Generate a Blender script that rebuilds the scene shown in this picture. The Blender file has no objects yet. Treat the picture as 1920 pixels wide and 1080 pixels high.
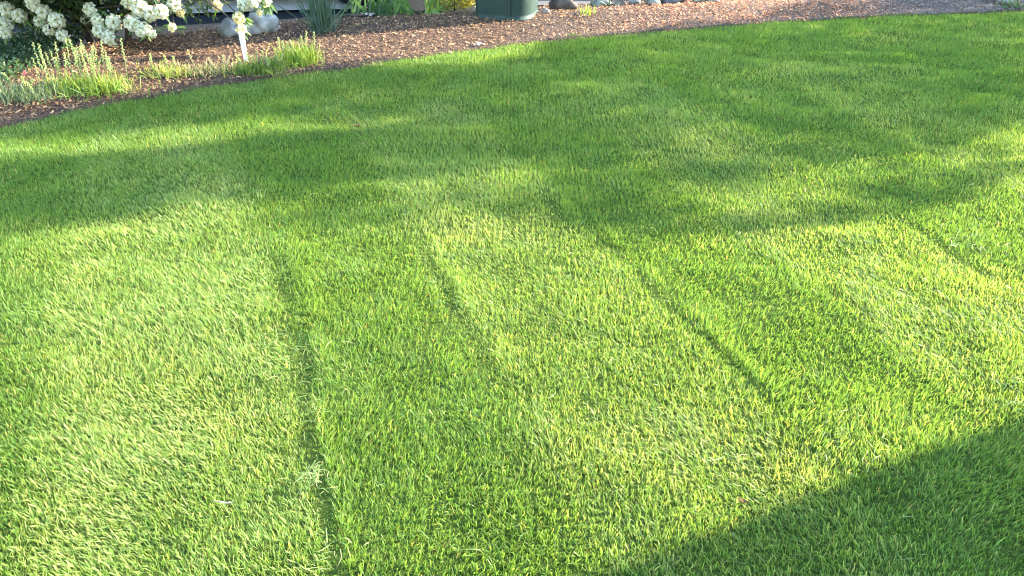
import bpy, bmesh, math, random
import numpy as np
from mathutils import Vector, Matrix, noise

R = math.radians
rng = np.random.default_rng(7)
random.seed(7)

# ------------------------------------------------------------------ camera, sky, sun, exposure
CAM_H, PITCH, FPX = 1.55, R(32.0), 1507.0
scene = bpy.context.scene
cam_d = bpy.data.cameras.new("camera")
cam_d.sensor_width = 36.0
cam_d.lens = 36.0 * FPX / 1920.0
cam_d.clip_start, cam_d.clip_end = 0.05, 400.0
cam = bpy.data.objects.new("camera", cam_d)
scene.collection.objects.link(cam)
cam.location = (0, 0, CAM_H)
cam.rotation_euler = (math.pi / 2 - PITCH, 0, 0)
scene.camera = cam

SUN_AZ, SUN_EL = R(18.0), R(23.5)          # azimuth measured from +X towards +Y
world = bpy.data.worlds.new("World")
scene.world = world
world.use_nodes = True
wn = world.node_tree.nodes
sky = wn.new("ShaderNodeTexSky")
sky.sky_type = 'NISHITA'
sky.sun_disc = False
sky.sun_elevation = SUN_EL
sky.sun_rotation = R(90.0) - SUN_AZ
sky.air_density, sky.dust_density, sky.ozone_density = 1.5, .5, 3.0
bgn = wn["Background"]
bgn.inputs["Strength"].default_value = 0.15
world.node_tree.links.new(sky.outputs[0], bgn.inputs[0])

sun_d = bpy.data.lights.new("sun", 'SUN')
sun_d.energy = 4.3
sun_d.angle = R(0.53)
sun_d.color = (1.0, 0.92, 0.76)
sun = bpy.data.objects.new("sun", sun_d)
scene.collection.objects.link(sun)
SD = Vector((math.cos(SUN_AZ) * math.cos(SUN_EL), math.sin(SUN_AZ) * math.cos(SUN_EL), math.sin(SUN_EL)))
sun.rotation_euler = SD.to_track_quat('Z', 'Y').to_euler()
sun.location = SD * 30

scene.view_settings.view_transform = 'Standard'
scene.view_settings.look = 'None'
scene.view_settings.exposure = 3.2
scene.view_settings.gamma = 1.0
scene.view_settings.use_curve_mapping = False
scene.render.engine = 'CYCLES'
scene.cycles.filter_width = 1.2
scene.cycles.max_bounces = 12
scene.cycles.transmission_bounces = 8
scene.cycles.diffuse_bounces = 6

# ------------------------------------------------------------------ helpers
COL = scene.collection
def ground(px, py, z=0.0):
    """photo pixel -> place on the level z"""
    u, v = (px - 960) / FPX, (540 - py) / FPX
    dy = math.cos(PITCH) + v * math.sin(PITCH)
    dz = -math.sin(PITCH) + v * math.cos(PITCH)
    t = (z - CAM_H) / dz
    return Vector((u * t, dy * t, z))
def at(px, py, y):
    """photo pixel -> place on the upright plane at depth y"""
    u, v = (px - 960) / FPX, (540 - py) / FPX
    dy = math.cos(PITCH) + v * math.sin(PITCH)
    dz = -math.sin(PITCH) + v * math.cos(PITCH)
    t = y / dy
    return Vector((u * t, y, CAM_H + dz * t))

def tag(o, label=None, cat=None, group=None, kind=None):
    if label: o["label"] = label
    if cat: o["category"] = cat
    if group: o["group"] = group
    if kind: o["kind"] = kind
    return o
def link(name, me, mat=None, parent=None):
    o = bpy.data.objects.new(name, me)
    COL.objects.link(o)
    if mat is not None and me is not None and not me.materials:
        me.materials.append(mat)
    if parent is not None:
        o.parent = parent
    return o
def empty(name, loc, rz=0.0):
    o = bpy.data.objects.new(name, None)
    COL.objects.link(o)
    o.location = loc
    o.rotation_euler = (0, 0, rz)
    o.empty_display_size = 0.1
    return o
def np_mesh(name, V, T, C=None, smooth=False):
    """triangle mesh from numpy arrays, optional colour per vertex"""
    V = np.ascontiguousarray(V, dtype=np.float32); T = np.ascontiguousarray(T, dtype=np.int32)
    me = bpy.data.meshes.new(name)
    me.vertices.add(len(V)); me.vertices.foreach_set("co", V.ravel())
    me.loops.add(T.size); me.loops.foreach_set("vertex_index", T.ravel())
    me.polygons.add(len(T)); me.polygons.foreach_set("loop_start", np.arange(0, T.size, 3, dtype=np.int32))
    if smooth:
        me.polygons.foreach_set("use_smooth", np.ones(len(T), dtype=bool))
    if C is not None:
        a = me.color_attributes.new("Col", 'FLOAT_COLOR', 'POINT')
        C4 = np.ones((len(V), 4), dtype=np.float32); C4[:, :3] = C
        a.data.foreach_set("color", C4.ravel())
    me.update(calc_edges=True)
    return me

class MB:
    """collects shapes for one mesh"""
    def __init__(s): s.v, s.f, s.c = [], [], []
    def add(s, vs, fs, col=(1, 1, 1)):
        b = len(s.v)
        s.v += [tuple(p) for p in vs]; s.c += [col] * len(vs)
        s.f += [tuple(b + i for i in f) for f in fs]
    def box(s, lo, hi, col=(1, 1, 1), M=None):
        x0, y0, z0 = lo; x1, y1, z1 = hi
        vs = [Vector(p) for p in ((x0,y0,z0),(x1,y0,z0),(x1,y1,z0),(x0,y1,z0),(x0,y0,z1),(x1,y0,z1),(x1,y1,z1),(x0,y1,z1))]
        if M: vs = [M @ p for p in vs]
        s.add(vs, [(0,3,2,1),(4,5,6,7),(0,1,5,4),(1,2,6,5),(2,3,7,6),(3,0,4,7)], col)
    def tube(s, pts, rad, seg=6, col=(1, 1, 1), cap=True):
        pts = [Vector(p) for p in pts]; n = len(pts)
        rs = rad if isinstance(rad, (list, tuple)) else [rad] * n
        ring = []
        for i, p in enumerate(pts):
            d = (pts[min(i + 1, n - 1)] - pts[max(i - 1, 0)]).normalized()
            a = d.cross(Vector((0, 0, 1)) if abs(d.z) < .9 else Vector((1, 0, 0))).normalized(); b = d.cross(a)
            ring += [p + (a * math.cos(2 * math.pi * k / seg) + b * math.sin(2 * math.pi * k / seg)) * rs[i] for k in range(seg)]
        fs = [(i*seg+k, i*seg+(k+1) % seg, (i+1)*seg+(k+1) % seg, (i+1)*seg+k) for i in range(n-1) for k in range(seg)]
        if cap: fs += [tuple(range(seg-1, -1, -1)), tuple((n-1)*seg+k for k in range(seg))]
        s.add(ring, fs, col)
    def blade(s, base, d, side, L, w, droop=0.0, col=(1, 1, 1), n=5, fold=0.25, shape=None):
        """folded leaf: base point, growth direction, side vector, length, width"""
        base, d, side = Vector(base), Vector(d).normalized(), Vector(side).normalized()
        vs, p, dd = [], base.copy(), d.copy()
        for i in range(n + 1):
            t = i / n
            ww = w * .5 * (shape(t) if shape else math.sin(math.pi * min(.97, .15 + .85 * t)) ** .7)
            nn = side.cross(dd).normalized()
            vs += [p - side * ww + nn * ww * fold, p.copy(), p + side * ww + nn * ww * fold]
            dd = (dd + Vector((0, 0, -1)) * droop / n).normalized()
            p = p + dd * (L / n)
        fs = []
        for i in range(n):
            a = i * 3
            fs += [(a, a+1, a+4, a+3), (a+1, a+2, a+5, a+4)]
        s.add(vs, fs, col)
    def mesh(s, name, smooth=False):
        me = bpy.data.meshes.new(name)
        me.from_pydata(s.v, [], s.f)
        a = me.color_attributes.new("Col", 'FLOAT_COLOR', 'POINT')
        a.data.foreach_set("color", np.array([(*c, 1) for c in s.c], dtype=np.float32).ravel())
        if smooth: me.polygons.foreach_set("use_smooth", [True] * len(me.polygons))
        me.update()
        return me
    def build(s, name, mat, parent=None, smooth=False):
        return link(name, s.mesh(name, smooth), mat, parent)

# lattice noise for numpy arrays
_lat = rng.random((256, 256))
def vnoise(x, y, f, ox=0.0, oy=0.0):
    x = np.asarray(x) * f + ox + 1000; y = np.asarray(y) * f + oy + 1000
    ix, iy = np.floor(x).astype(int), np.floor(y).astype(int)
    fx, fy = x - ix, y - iy
    fx, fy = fx * fx * (3 - 2 * fx), fy * fy * (3 - 2 * fy)
    a, b = _lat[ix % 256, iy % 256], _lat[(ix + 1) % 256, iy % 256]
    c, d = _lat[ix % 256, (iy + 1) % 256], _lat[(ix + 1) % 256, (iy + 1) % 256]
    return (a * (1 - fx) + b * fx) * (1 - fy) + (c * (1 - fx) + d * fx) * fy
def fbm(x, y, f, o=0.0):
    return (vnoise(x, y, f, o, o * 2) + .5 * vnoise(x, y, f * 2.1, o + 9, o) + .25 * vnoise(x, y, f * 4.3, o, o + 5)) / 1.75
def sstep(a, b, x):
    t = np.clip((np.asarray(x, dtype=float) - a) / (b - a), 0, 1)
    return t * t * (3 - 2 * t)

# ------------------------------------------------------------------ materials
def new_mat(name):
    m = bpy.data.materials.new(name); m.use_nodes = True
    return m, m.node_tree, m.node_tree.nodes["Principled BSDF"]
def ramp(nt, fac, stops):
    r = nt.nodes.new("ShaderNodeValToRGB"); e = r.color_ramp.elements
    while len(e) < len(stops): e.new(.5)
    for el, (p, c) in zip(e, stops): el.position = p; el.color = (*c, 1)
    nt.links.new(fac, r.inputs[0]); return r.outputs[0]
def noise_tex(nt, scale, detail=6, rough=.6, coord="Object"):
    tc = nt.nodes.new("ShaderNodeTexCoord"); n = nt.nodes.new("ShaderNodeTexNoise")
    n.inputs["Scale"].default_value = scale; n.inputs["Detail"].default_value = detail; n.inputs["Roughness"].default_value = rough
    nt.links.new(tc.outputs[coord], n.inputs["Vector"]); return n
def mat_leaf(name, trans=.4, rough=.45, spec=.35, tint=(1.15, 1.1, .55)):
    """leaf tissue: vertex colour, some light passing through"""
    m, nt, p = new_mat(name)
    at_ = nt.nodes.new("ShaderNodeAttribute"); at_.attribute_name = "Col"
    p.inputs["Roughness"].default_value = rough
    p.inputs["Specular IOR Level"].default_value = spec
    nt.links.new(at_.outputs["Color"], p.inputs["Base Color"])
    tr = nt.nodes.new("ShaderNodeBsdfTranslucent")
    mu = nt.nodes.new("ShaderNodeMix"); mu.data_type = 'RGBA'; mu.blend_type = 'MULTIPLY'; mu.inputs[0].default_value = 1
    nt.links.new(at_.outputs["Color"], mu.inputs[6]); mu.inputs[7].default_value = (*tint, 1)
    nt.links.new(mu.outputs[2], tr.inputs["Color"])
    mx = nt.nodes.new("ShaderNodeMixShader"); mx.inputs[0].default_value = trans
    nt.links.new(p.outputs[0], mx.inputs[1]); nt.links.new(tr.outputs[0], mx.inputs[2])
    nt.links.new(mx.outputs[0], nt.nodes["Material Output"].inputs[0])
    return m
def mat_vcol(name, rough=.8, spec=.3, bump=0.0, bscale=200):
    m, nt, p = new_mat(name)
    at_ = nt.nodes.new("ShaderNodeAttribute"); at_.attribute_name = "Col"
    n = noise_tex(nt, bscale)
    mu = nt.nodes.new("ShaderNodeMix"); mu.data_type = 'RGBA'; mu.blend_type = 'MULTIPLY'; mu.inputs[0].default_value = .8
    nt.links.new(at_.outputs["Color"], mu.inputs[6])
    nt.links.new(ramp(nt, n.outputs[0], [(.3, (.6, .6, .6)), (.7, (1.2, 1.2, 1.2))]), mu.inputs[7])
    nt.links.new(mu.outputs[2], p.inputs["Base Color"])
    p.inputs["Roughness"].default_value = rough; p.inputs["Specular IOR Level"].default_value = spec
    if bump:
        b = nt.nodes.new("ShaderNodeBump"); b.inputs["Strength"].default_value = bump; b.inputs["Distance"].default_value = .01
        nt.links.new(n.outputs[0], b.inputs["Height"]); nt.links.new(b.outputs[0], p.inputs["Normal"])
    return m
def mat_noise(name, scale, stops, rough=.85, spec=.3, bump=.4, dist=.01, detail=8):
    m, nt, p = new_mat(name)
    n = noise_tex(nt, scale, detail)
    nt.links.new(ramp(nt, n.outputs[0], stops), p.inputs["Base Color"])
    p.inputs["Roughness"].default_value = rough; p.inputs["Specular IOR Level"].default_value = spec
    b = nt.nodes.new("ShaderNodeBump"); b.inputs["Strength"].default_value = bump; b.inputs["Distance"].default_value = dist
    nt.links.new(n.outputs[0], b.inputs["Height"]); nt.links.new(b.outputs[0], p.inputs["Normal"])
    return m

M_GRASS = mat_leaf("grass_blade", .52, .5, .30, (1.32, 1.25, .5))
M_LEAF = mat_leaf("plant_leaf", .35, .45, .35)
M_PETAL = mat_leaf("petal", .35, .6, .2, (1, 1, .9))
M_SOIL = mat_noise("lawn_soil", 60, [(.3, (.030, .046, .010)), (.55, (.048, .068, .014)), (.75, (.075, .08, .022))], rough=1.0, spec=0.0, bump=.8)
M_MULCHBASE = mat_noise("mulch_base", 45, [(.3, (.016, .009, .006)), (.5, (.045, .023, .014)), (.7, (.09, .048, .03))], bump=1.0, dist=.02)
M_CHIP = mat_vcol("bark_chip", .85, .2)
M_BARK = mat_noise("bark", 40, [(.3, (.02, .017, .013)), (.7, (.075, .06, .045))], bump=.8)
M_ASPHALT = mat_noise("asphalt", 160, [(.3, (.010, .011, .013)), (.6, (.020, .022, .026)), (.8, (.036, .038, .042))], rough=.95, spec=.05, bump=.5)
M_CONCRETE = mat_noise("concrete", 30, [(.3, (.24, .22, .195)), (.7, (.31, .285, .25))], bump=.2)
M_EDGING = mat_noise("edging_stone", 30, [(.3, (.045, .042, .04)), (.7, (.075, .07, .066))], bump=.3)
M_ROCK = mat_vcol("rock", .85, .3, .6, 22)
M_WHITE = mat_noise("white_plastic", 60, [(.3, (.72, .72, .72)), (.7, (.82, .82, .82))], rough=.45, bump=.02)
M_BLACKPOT = mat_noise("black_plastic", 40, [(.3, (.006, .006, .007)), (.7, (.014, .014, .015))], rough=.5, bump=.05)
M_TRUNK = mat_noise("tree_bark", 14, [(.3, (.045, .034, .025)), (.7, (.15, .12, .09))], bump=1.0, dist=.03)
M_WALL = mat_noise("siding_paint", 20, [(.3, (.42, .40, .36)), (.7, (.50, .48, .43))], bump=.1)
M_ROOF = mat_noise("roof_shingle", 25, [(.3, (.04, .037, .034)), (.7, (.09, .085, .08))], bump=.6)
M_GLASS = mat_noise("window_glass", 5, [(.3, (.02, .025, .03)), (.7, (.03, .035, .04))], rough=.05, spec=.6, bump=0)
M_DOOR = mat_noise("door_paint", 20, [(.3, (.10, .03, .02)), (.7, (.13, .04, .03))], rough=.5, bump=.1)

# ------------------------------------------------------------------ the setting
EX = np.array([-9.0, -5.0, -4.0, -3.3, -2.75, -2.33, -1.82, -1.23, -.75, -.22, .74, 1.80, 2.92, 4.14, 6.0, 9.0])
EY = np.array([-1.0, 1.6, 2.75, 3.55, 4.10, 4.47, 4.81, 5.10, 5.38, 5.64, 5.99, 6.30, 6.56, 6.70, 6.80, 6.8])
def edge_y(x):
    x = np.asarray(x, dtype=float)
    return np.interp(x, EX, EY) + .018 * np.sin(x * 5.1) * np.sin(x * 1.7 + 1) + .012 * np.sin(x * 13)

def sheet(name, pts, z, mat, sub=0):
    bm = bmesh.new()
    vs = [bm.verts.new((x, y, z)) for x, y in pts]
    bm.faces.new(vs)
    bmesh.ops.triangulate(bm, faces=bm.faces[:])
    me = bpy.data.meshes.new(name); bm.to_mesh(me); bm.free()
    o = link(name, me, mat); tag(o, kind="structure"); return o
sheet("ground", [(-80, -80), (80, -80), (80, 80), (-80, 80)], -.05, M_SOIL)
sheet("asphalt_road", [(-30, 5.2), (-3.3, 5.2), (-2.1, 5.95), (.25, 6.74), (4.0, 7.3), (30, 7.6), (30, 30), (-30, 30)], -.008, M_ASPHALT)

def bed_height(x, y):
    e = y - edge_y(x)
    return .012 + .05 * sstep(.05, .6, e) * (1 - sstep(6.25, 6.9, y - .16 * x)) + .018 * (fbm(x, y, 2.2, 3) - .5)
def bedpt(px, py):
    z = 0.0
    for _ in range(5):
        p = ground(px, py, z)
        z = max(0.0, float(bed_height(p.x, p.y))) if p.y < float(bed_back(p.x)) else 0.0
    p.z = 0.0
    return p
# mulch bed as a gently mounded strip behind the lawn edge
def bed_back(x):
    return np.interp(x, [-9, -3.6, -2.9, -2.1, .25, 1.2, 2.6, 5.0, 9], [5.0, 5.15, 5.5, 5.98, 6.80, 7.02, 7.35, 7.7, 7.8])
nx, ny = 300, 44
xs = np.linspace(-7.5, 8.0, nx)
V = []; T = []
for i, x in enumerate(xs):
    y0, y1 = float(edge_y(x)) - .03, max(float(bed_back(x)), float(edge_y(x)) + .4)
    for j in range(ny):
        t = j / (ny - 1); y = y0 + (y1 - y0) * t
        V.append((x, y, float(bed_height(x, y)) * (1 if 0 < j < ny - 1 else 0) - (.012 if j in (0, ny - 1) else 0)))
for i in range(nx - 1):
    for j in range(ny - 1):
        a = i * ny + j
        T += [(a, a + ny, a + ny + 1), (a, a + ny + 1, a + 1)]
tag(link("mulch_bed", np_mesh("mulch_bed", np.array(V), np.array(T), smooth=True), M_MULCHBASE), kind="structure")

# pale concrete driveway behind the bed
pz = .012
sheet("concrete_driveway", [(-9, 6.05), (-4.5, 6.37), (-2.59, 6.59), (-1.69, 6.72), (-1.0, 6.78), (-1.0, 13), (-9, 13)], pz, M_CONCRETE)
sheet("stone_edging", [(-.2, 6.84), (.23, 6.885), (.72, 6.93), (.76, 7.02), (.23, 7.04), (-.2, 7.0)], .010, M_EDGING)

# ------------------------------------------------------------------ lawn
QN = (.93, .36)
BND = [-2.0, -1.3, -.62, .08, .65, 1.35, 1.9, 2.57, 3.2, 3.8, 4.4]
def lawn_fields(x, y):
    """mowing stripes: returns (bright 0..1, track 0..1, perimeter 0..1)"""
    wob = .05 * (fbm(x, y, 1.3, 2) - .5) + .03 * (vnoise(x, y, 6, 4) - .5)
    q = x * QN[0] + y * QN[1] + wob + .05 * (2.2 - y) * sstep(.6, 2.2, x)
    br = np.zeros_like(q)
    for i in range(len(BND) - 1):
        inside = sstep(BND[i] - .06, BND[i] + .06, q) * (1 - sstep(BND[i + 1] - .06, BND[i + 1] + .06, q))
        if i % 2 == 0: br = np.maximum(br, inside)
    e = edge_y(x) - y
    e2 = e + .08 * (fbm(x, y, .9, 6) - .5)
    per = 1 - sstep(.85, 1.1, e2)
    pb = np.where(np.sin(e2 * 2 * math.pi / .62 + .6) > 0, 1.0, 0.0)
    fine = .5 + .5 * np.sin(e2 * 2 * math.pi / .21 + 3 * fbm(x, y, .6, 1))
    pb = .55 * pb + .45 * fine * sstep(.35, .75, fbm(x, y, 1.1, 8))
    br = br * (1 - per) + pb * per
    tr = np.zeros_like(q); ridge = np.zeros_like(q)
    # wheel tracks: pressed-down grass with a lip of taller blades on their right
    for q0, half, y0, y1, gap, seed, amp in [(.075, .023, .6, 1.95, .2, 3.0, .85), (.09, .034, 1.8, 2.35, .30, 5.0, .7), (.10, .046, 2.3, 3.35, .15, 6.0, .70),
                                             (1.37, .023, 1.45, 2.95, .30, 7.0, .62), (1.30, .03, 2.9, 3.25, .2, 8.0, .7), (.66, .030, 1.5, 2.85, .34, 12.0, .5), (2.57, .024, 2.5, 3.05, .3, 2.0, .5),
                                             (1.93, .022, 2.2, 2.7, .45, 13.0, .35)]:
        on = sstep(y0 - .1, y0 + .1, y) * (1 - sstep(y1 - .12, y1 + .1, y)) * sstep(gap, gap + .22, vnoise(x * .3, y, 3.4, seed, seed)) * amp
        dq = q - q0 - .018 * (vnoise(y, x * 0, 5, seed) - .5)
        tr = np.maximum(tr, np.exp(-(dq / half) ** 2) * on)
        ridge = np.maximum(ridge, np.exp(-((dq - half * 1.9) / (half * .9)) ** 2) * on)
    return br, tr * (1 - per), per, ridge * (1 - per)

def lawn_z(x, y):
    e = np.clip(edge_y(x) - y, 0, None)
    return sstep(.0, .35, e) * (.034 * (fbm(x, y * 1.3, 1.7, 61) - .35) + .020 * (vnoise(x, y * 1.4, 5.0, 7, 3) - .5) + .004) - .002
gx, gy = np.meshgrid(np.linspace(-6.5, 6.5, 157), np.linspace(-1.0, 7.2, 105), indexing='ij')
gz = np.where(gy < edge_y(gx) + .03, lawn_z(gx, gy) - .004, -.03)
idx = np.arange(gx.size).reshape(gx.shape); a_, b_, c_, d_ = idx[:-1, :-1].ravel(), idx[1:, :-1].ravel(), idx[1:, 1:].ravel(), idx[:-1, 1:].ravel()
tag(link("lawn_ground", np_mesh("lawn_ground", np.stack([gx.ravel(), gy.ravel(), gz.ravel()], 1), np.concatenate([np.stack([a_, b_, c_], 1), np.stack([a_, c_, d_], 1)]), smooth=True), M_SOIL), kind="structure")

def px_of(x, y, z=0.0):
    dx, dy, dz = np.asarray(x), np.asarray(y), z - CAM_H
    dep = dy * math.cos(PITCH) - dz * math.sin(PITCH)
    up = dy * math.sin(PITCH) + dz * math.cos(PITCH)
    return 960 + FPX * dx / dep, 540 - FPX * up / dep

def make_blades(x, y, h, w, lean, col, hi, rotz, basez=0.0, tip=None):
    """x,y base, h length, w width, lean (n,2) tip offset as fraction of h, col (n,3), hi: 7-vert blades"""
    n = len(x)
    sx, sy = np.cos(rotz) * w * .5, np.sin(rotz) * w * .5
    lz = np.sqrt(np.clip(1 - (lean ** 2).sum(1), .08, 1))
    lv = [0, 1.0] if hi == 0 else [0, .5, 1.0]
    wd = {0: [1.0, .35], 1: [.85, .95, 0], 2: [.8, 1.0, .42]}[hi]
    bexp = rng.uniform(1.0, 2.6, n)
    P = []
    for t, k in zip(lv, wd):
        bend = t ** bexp
        cx, cy = x + lean[:, 0] * h * bend, y + lean[:, 1] * h * bend
        cz = basez + h * (lz * t + (1 - lz) * t * (1 - t) * .6)
        if k: P += [np.stack([cx - sx * k, cy - sy * k, cz], 1), np.stack([cx + sx * k, cy + sy * k, cz], 1)]
        else: P += [np.stack([cx, cy, cz], 1)]
    m = len(P)
    V = np.stack(P, 1).reshape(-1, 3)
    b = (np.arange(n) * m)[:, None]
    tri = {0: [(0, 1, 3), (0, 3, 2)], 1: [(0, 1, 3), (0, 3, 2), (2, 3, 4)], 2: [(0, 1, 3), (0, 3, 2), (2, 3, 5), (2, 5, 4)]}[hi]
    T = np.concatenate([b + np.array([t]) for t in tri], 0)
    C = np.repeat(col[:, None, :], m, axis=1)
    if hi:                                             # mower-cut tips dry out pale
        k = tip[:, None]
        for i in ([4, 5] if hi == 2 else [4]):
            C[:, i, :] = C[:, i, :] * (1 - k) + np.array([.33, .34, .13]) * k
    return V, T, C.reshape(-1, 3)

def lawn_patch(y0, y1, dens, hi, wmul, margin, inner=None):
    hw = .64 * (.848 * y1 + .82) + margin
    n = int(dens * (y1 - y0) * 2 * hw)
    x = rng.uniform(-hw, hw, n); y = rng.uniform(y0, y1, n)
    # gather blades into tufts
    cx, cy = np.round(x / .022) * .022, np.round(y / .022) * .022
    k = .35 * vnoise(x, y, 40, 1)
    x = x * (1 - k) + cx * k + rng.normal(0, .002, n); y = y * (1 - k) + cy * k + rng.normal(0, .002, n)
    keep = (np.abs(x) < .64 * (.848 * y + .82) + margin) & (y < edge_y(x) - .0 + rng.normal(0, .012, n))
    if inner is not None:      # only the ring outside the finely built part
        keep &= (np.abs(x) > .64 * (.848 * y + .82) + inner) | (y < .75)
    x, y = x[keep], y[keep]
    br, tr, per, ridge = lawn_fields(x, y)
    gap = fbm(x, y, 9, 12)
    keep = rng.random(len(x)) < (1 - .6 * tr) * (1 - .55 * sstep(.60, .74, gap) * (rng.random(len(x)) < .8))
    x, y, br, tr, per, ridge = x[keep], y[keep], br[keep], tr[keep], per[keep], ridge[keep]
    n = len(x)
    big = fbm(x, y, 1.1, 20); mid = fbm(x, y, 5, 30); fine = vnoise(x, y, 26, 3, 8)
    h = (.010 + .014 * mid + .005 * big) * np.clip(rng.normal(.95, .28, n), .35, 1.6) * (1 - .75 * tr) * (1 + .85 * ridge)
    h *= np.where(rng.random(n) < .03, 1.5, 1.0)
    w = np.clip(.0018 * np.exp(rng.normal(0, .42, n)), .0008, .0055) * wmul
    # lean: away and left in bright passes, towards the viewer in the others
    # in the perimeter passes the mower ran along the bed edge
    lx = (-.34 * br - .01 * (1 - br)) * (1 - per) + (-.32 * br + .08 * (1 - br)) * per
    ly = (.16 * br - .02 * (1 - br)) * (1 - per) + (.12 * br - .04 * (1 - br)) * per
    sw = 2 * math.pi * fbm(x, y, 3.0, 40) * 2
    lx = lx + .20 * np.cos(sw) + rng.normal(0, .32, n)
    ly = ly + .20 * np.sin(sw) + rng.normal(0, .32, n)
    m = np.sqrt(lx ** 2 + ly ** 2); f = np.where(m > .88, .88 / m, 1.0)
    lean = np.stack([lx * f, ly * f], 1)
    rot = rng.uniform(0, math.pi, n)
    # colour of the blades: healthy green, yellower and drier patches, plus painted stripe light
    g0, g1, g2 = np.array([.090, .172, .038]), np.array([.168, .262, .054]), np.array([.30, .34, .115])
    t = np.clip(.12 + .50 * big + .35 * (fine - .5) + rng.normal(0, .22, n) + .26 * br * (1 - .5 * per), 0, 1)[:, None]  # bright passes shifted paler: stripe light put into the colour
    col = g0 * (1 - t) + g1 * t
    dry = np.clip(sstep(.52, .78, fbm(x, y, 2.4, 55)) * .48 + .32 * br * (1 - per) + .05, 0, 1)  # drier patches, and stripe light painted as paler blades in bright passes
    spots = sum(np.exp(-(((x - g.x) / sx) ** 2 + ((y - g.y) / sy) ** 2)) for g, sx, sy in ((ground(1070, 870), .16, .12), (ground(1480, 900), .12, .08), (ground(330, 760), .35, .30), (ground(860, 430), .15, .18), (ground(100, 1000), .2, .2)))
    ispale = (rng.random(n) < dry * .55 + .30 * np.clip(spots, 0, 1))[:, None]
    col = np.where(ispale, g2 * rng.uniform(.7, 1.15, (n, 1)), col)
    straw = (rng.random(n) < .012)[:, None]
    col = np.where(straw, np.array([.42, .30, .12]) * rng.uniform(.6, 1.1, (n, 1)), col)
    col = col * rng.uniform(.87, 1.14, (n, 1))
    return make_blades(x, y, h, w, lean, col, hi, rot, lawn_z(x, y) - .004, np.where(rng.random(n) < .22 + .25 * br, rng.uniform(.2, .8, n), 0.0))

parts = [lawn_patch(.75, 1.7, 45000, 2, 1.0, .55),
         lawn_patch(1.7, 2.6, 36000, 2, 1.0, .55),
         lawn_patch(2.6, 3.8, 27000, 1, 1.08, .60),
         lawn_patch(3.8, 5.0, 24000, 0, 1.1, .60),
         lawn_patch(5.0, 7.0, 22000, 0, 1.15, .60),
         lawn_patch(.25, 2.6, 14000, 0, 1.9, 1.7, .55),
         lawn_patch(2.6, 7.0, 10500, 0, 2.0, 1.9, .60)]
off = 0; VV, TT, CC = [], [], []
for v, t, c in parts:
    VV.append(v); TT.append(t + off); CC.append(c); off += len(v)
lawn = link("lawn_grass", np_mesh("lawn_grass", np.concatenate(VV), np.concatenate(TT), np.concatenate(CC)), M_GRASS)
tag(lawn, "mown green lawn with pale and dark mower stripes", "grass", kind="stuff")

# loose clippings lying on the lawn, thickest along the wheel tracks
def clippings():
    X, Y = [], []
    def scat(px, py, r, n):
        p = ground(px, py)
        X.append(rng.normal(p.x, r, n)); Y.append(rng.normal(p.y, r * 1.3, n))
    for px, py, r, n in [(590, 905, .014, 40), (600, 925, .03, 20), (560, 700, .05, 26), (590, 780, .04, 26), (545, 640, .05, 16), (610, 1040, .03, 22),
                         (500, 560, .07, 16), (510, 470, .09, 16), (1820, 470, .04, 40), (1760, 450, .06, 20), (860, 600, .06, 16), (1070, 530, .06, 14),
                         (1900, 740, .07, 50), (1580, 840, .05, 30), (1320, 720, .1, 20), (430, 870, .07, 20), (780, 380, .12, 40), (490, 375, .05, 25)]:
        scat(px, py, r, n)
    n = 800
    X.append(rng.uniform(-3, 3, n)); Y.append(rng.uniform(1.0, 5.2, n))
    x, y = np.concatenate(X), np.concatenate(Y)
    k = y < edge_y(x) - .02
    x, y = x[k], y[k]; n = len(x)
    L = rng.uniform(.02, .055, n); w = rng.uniform(.0012, .0022, n)
    a = rng.uniform(0, 2 * math.pi, n); z = rng.uniform(.022, .040, n); tz = rng.normal(0, .008, n)
    d = np.stack([np.cos(a), np.sin(a), tz / L], 1); s = np.stack([-np.sin(a), np.cos(a), rng.normal(0, .4, n)], 1)
    bow = rng.normal(0, .10, n)[:, None] * s * L[:, None]; bow[:, 2] = np.abs(bow[:, 2]) + .004
    c = np.stack([x, y, z], 1)
    P = [c - d * L[:, None] / 2 - s * w[:, None] / 2, c - d * L[:, None] / 2 + s * w[:, None] / 2,
         c + bow - s * w[:, None] / 2, c + bow + s * w[:, None] / 2, c + d * L[:, None] / 2]
    V = np.stack(P, 1).reshape(-1, 3); b = (np.arange(n) * 5)[:, None]
    T = np.concatenate([b + np.array([t]) for t in [(0, 1, 3), (0, 3, 2), (2, 3, 4)]], 0)
    t = rng.random((n, 1)); col = np.array([.16, .26, .07]) * (1 - t) + np.array([.34, .36, .16]) * t
    return V, T, np.repeat(col, 5, axis=0)
o = link("grass_clippings", np_mesh("grass_clippings", *clippings()), M_GRASS)
tag(o, "pale loose grass clippings scattered on the lawn and along wheel tracks", "clippings", kind="stuff")

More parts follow.
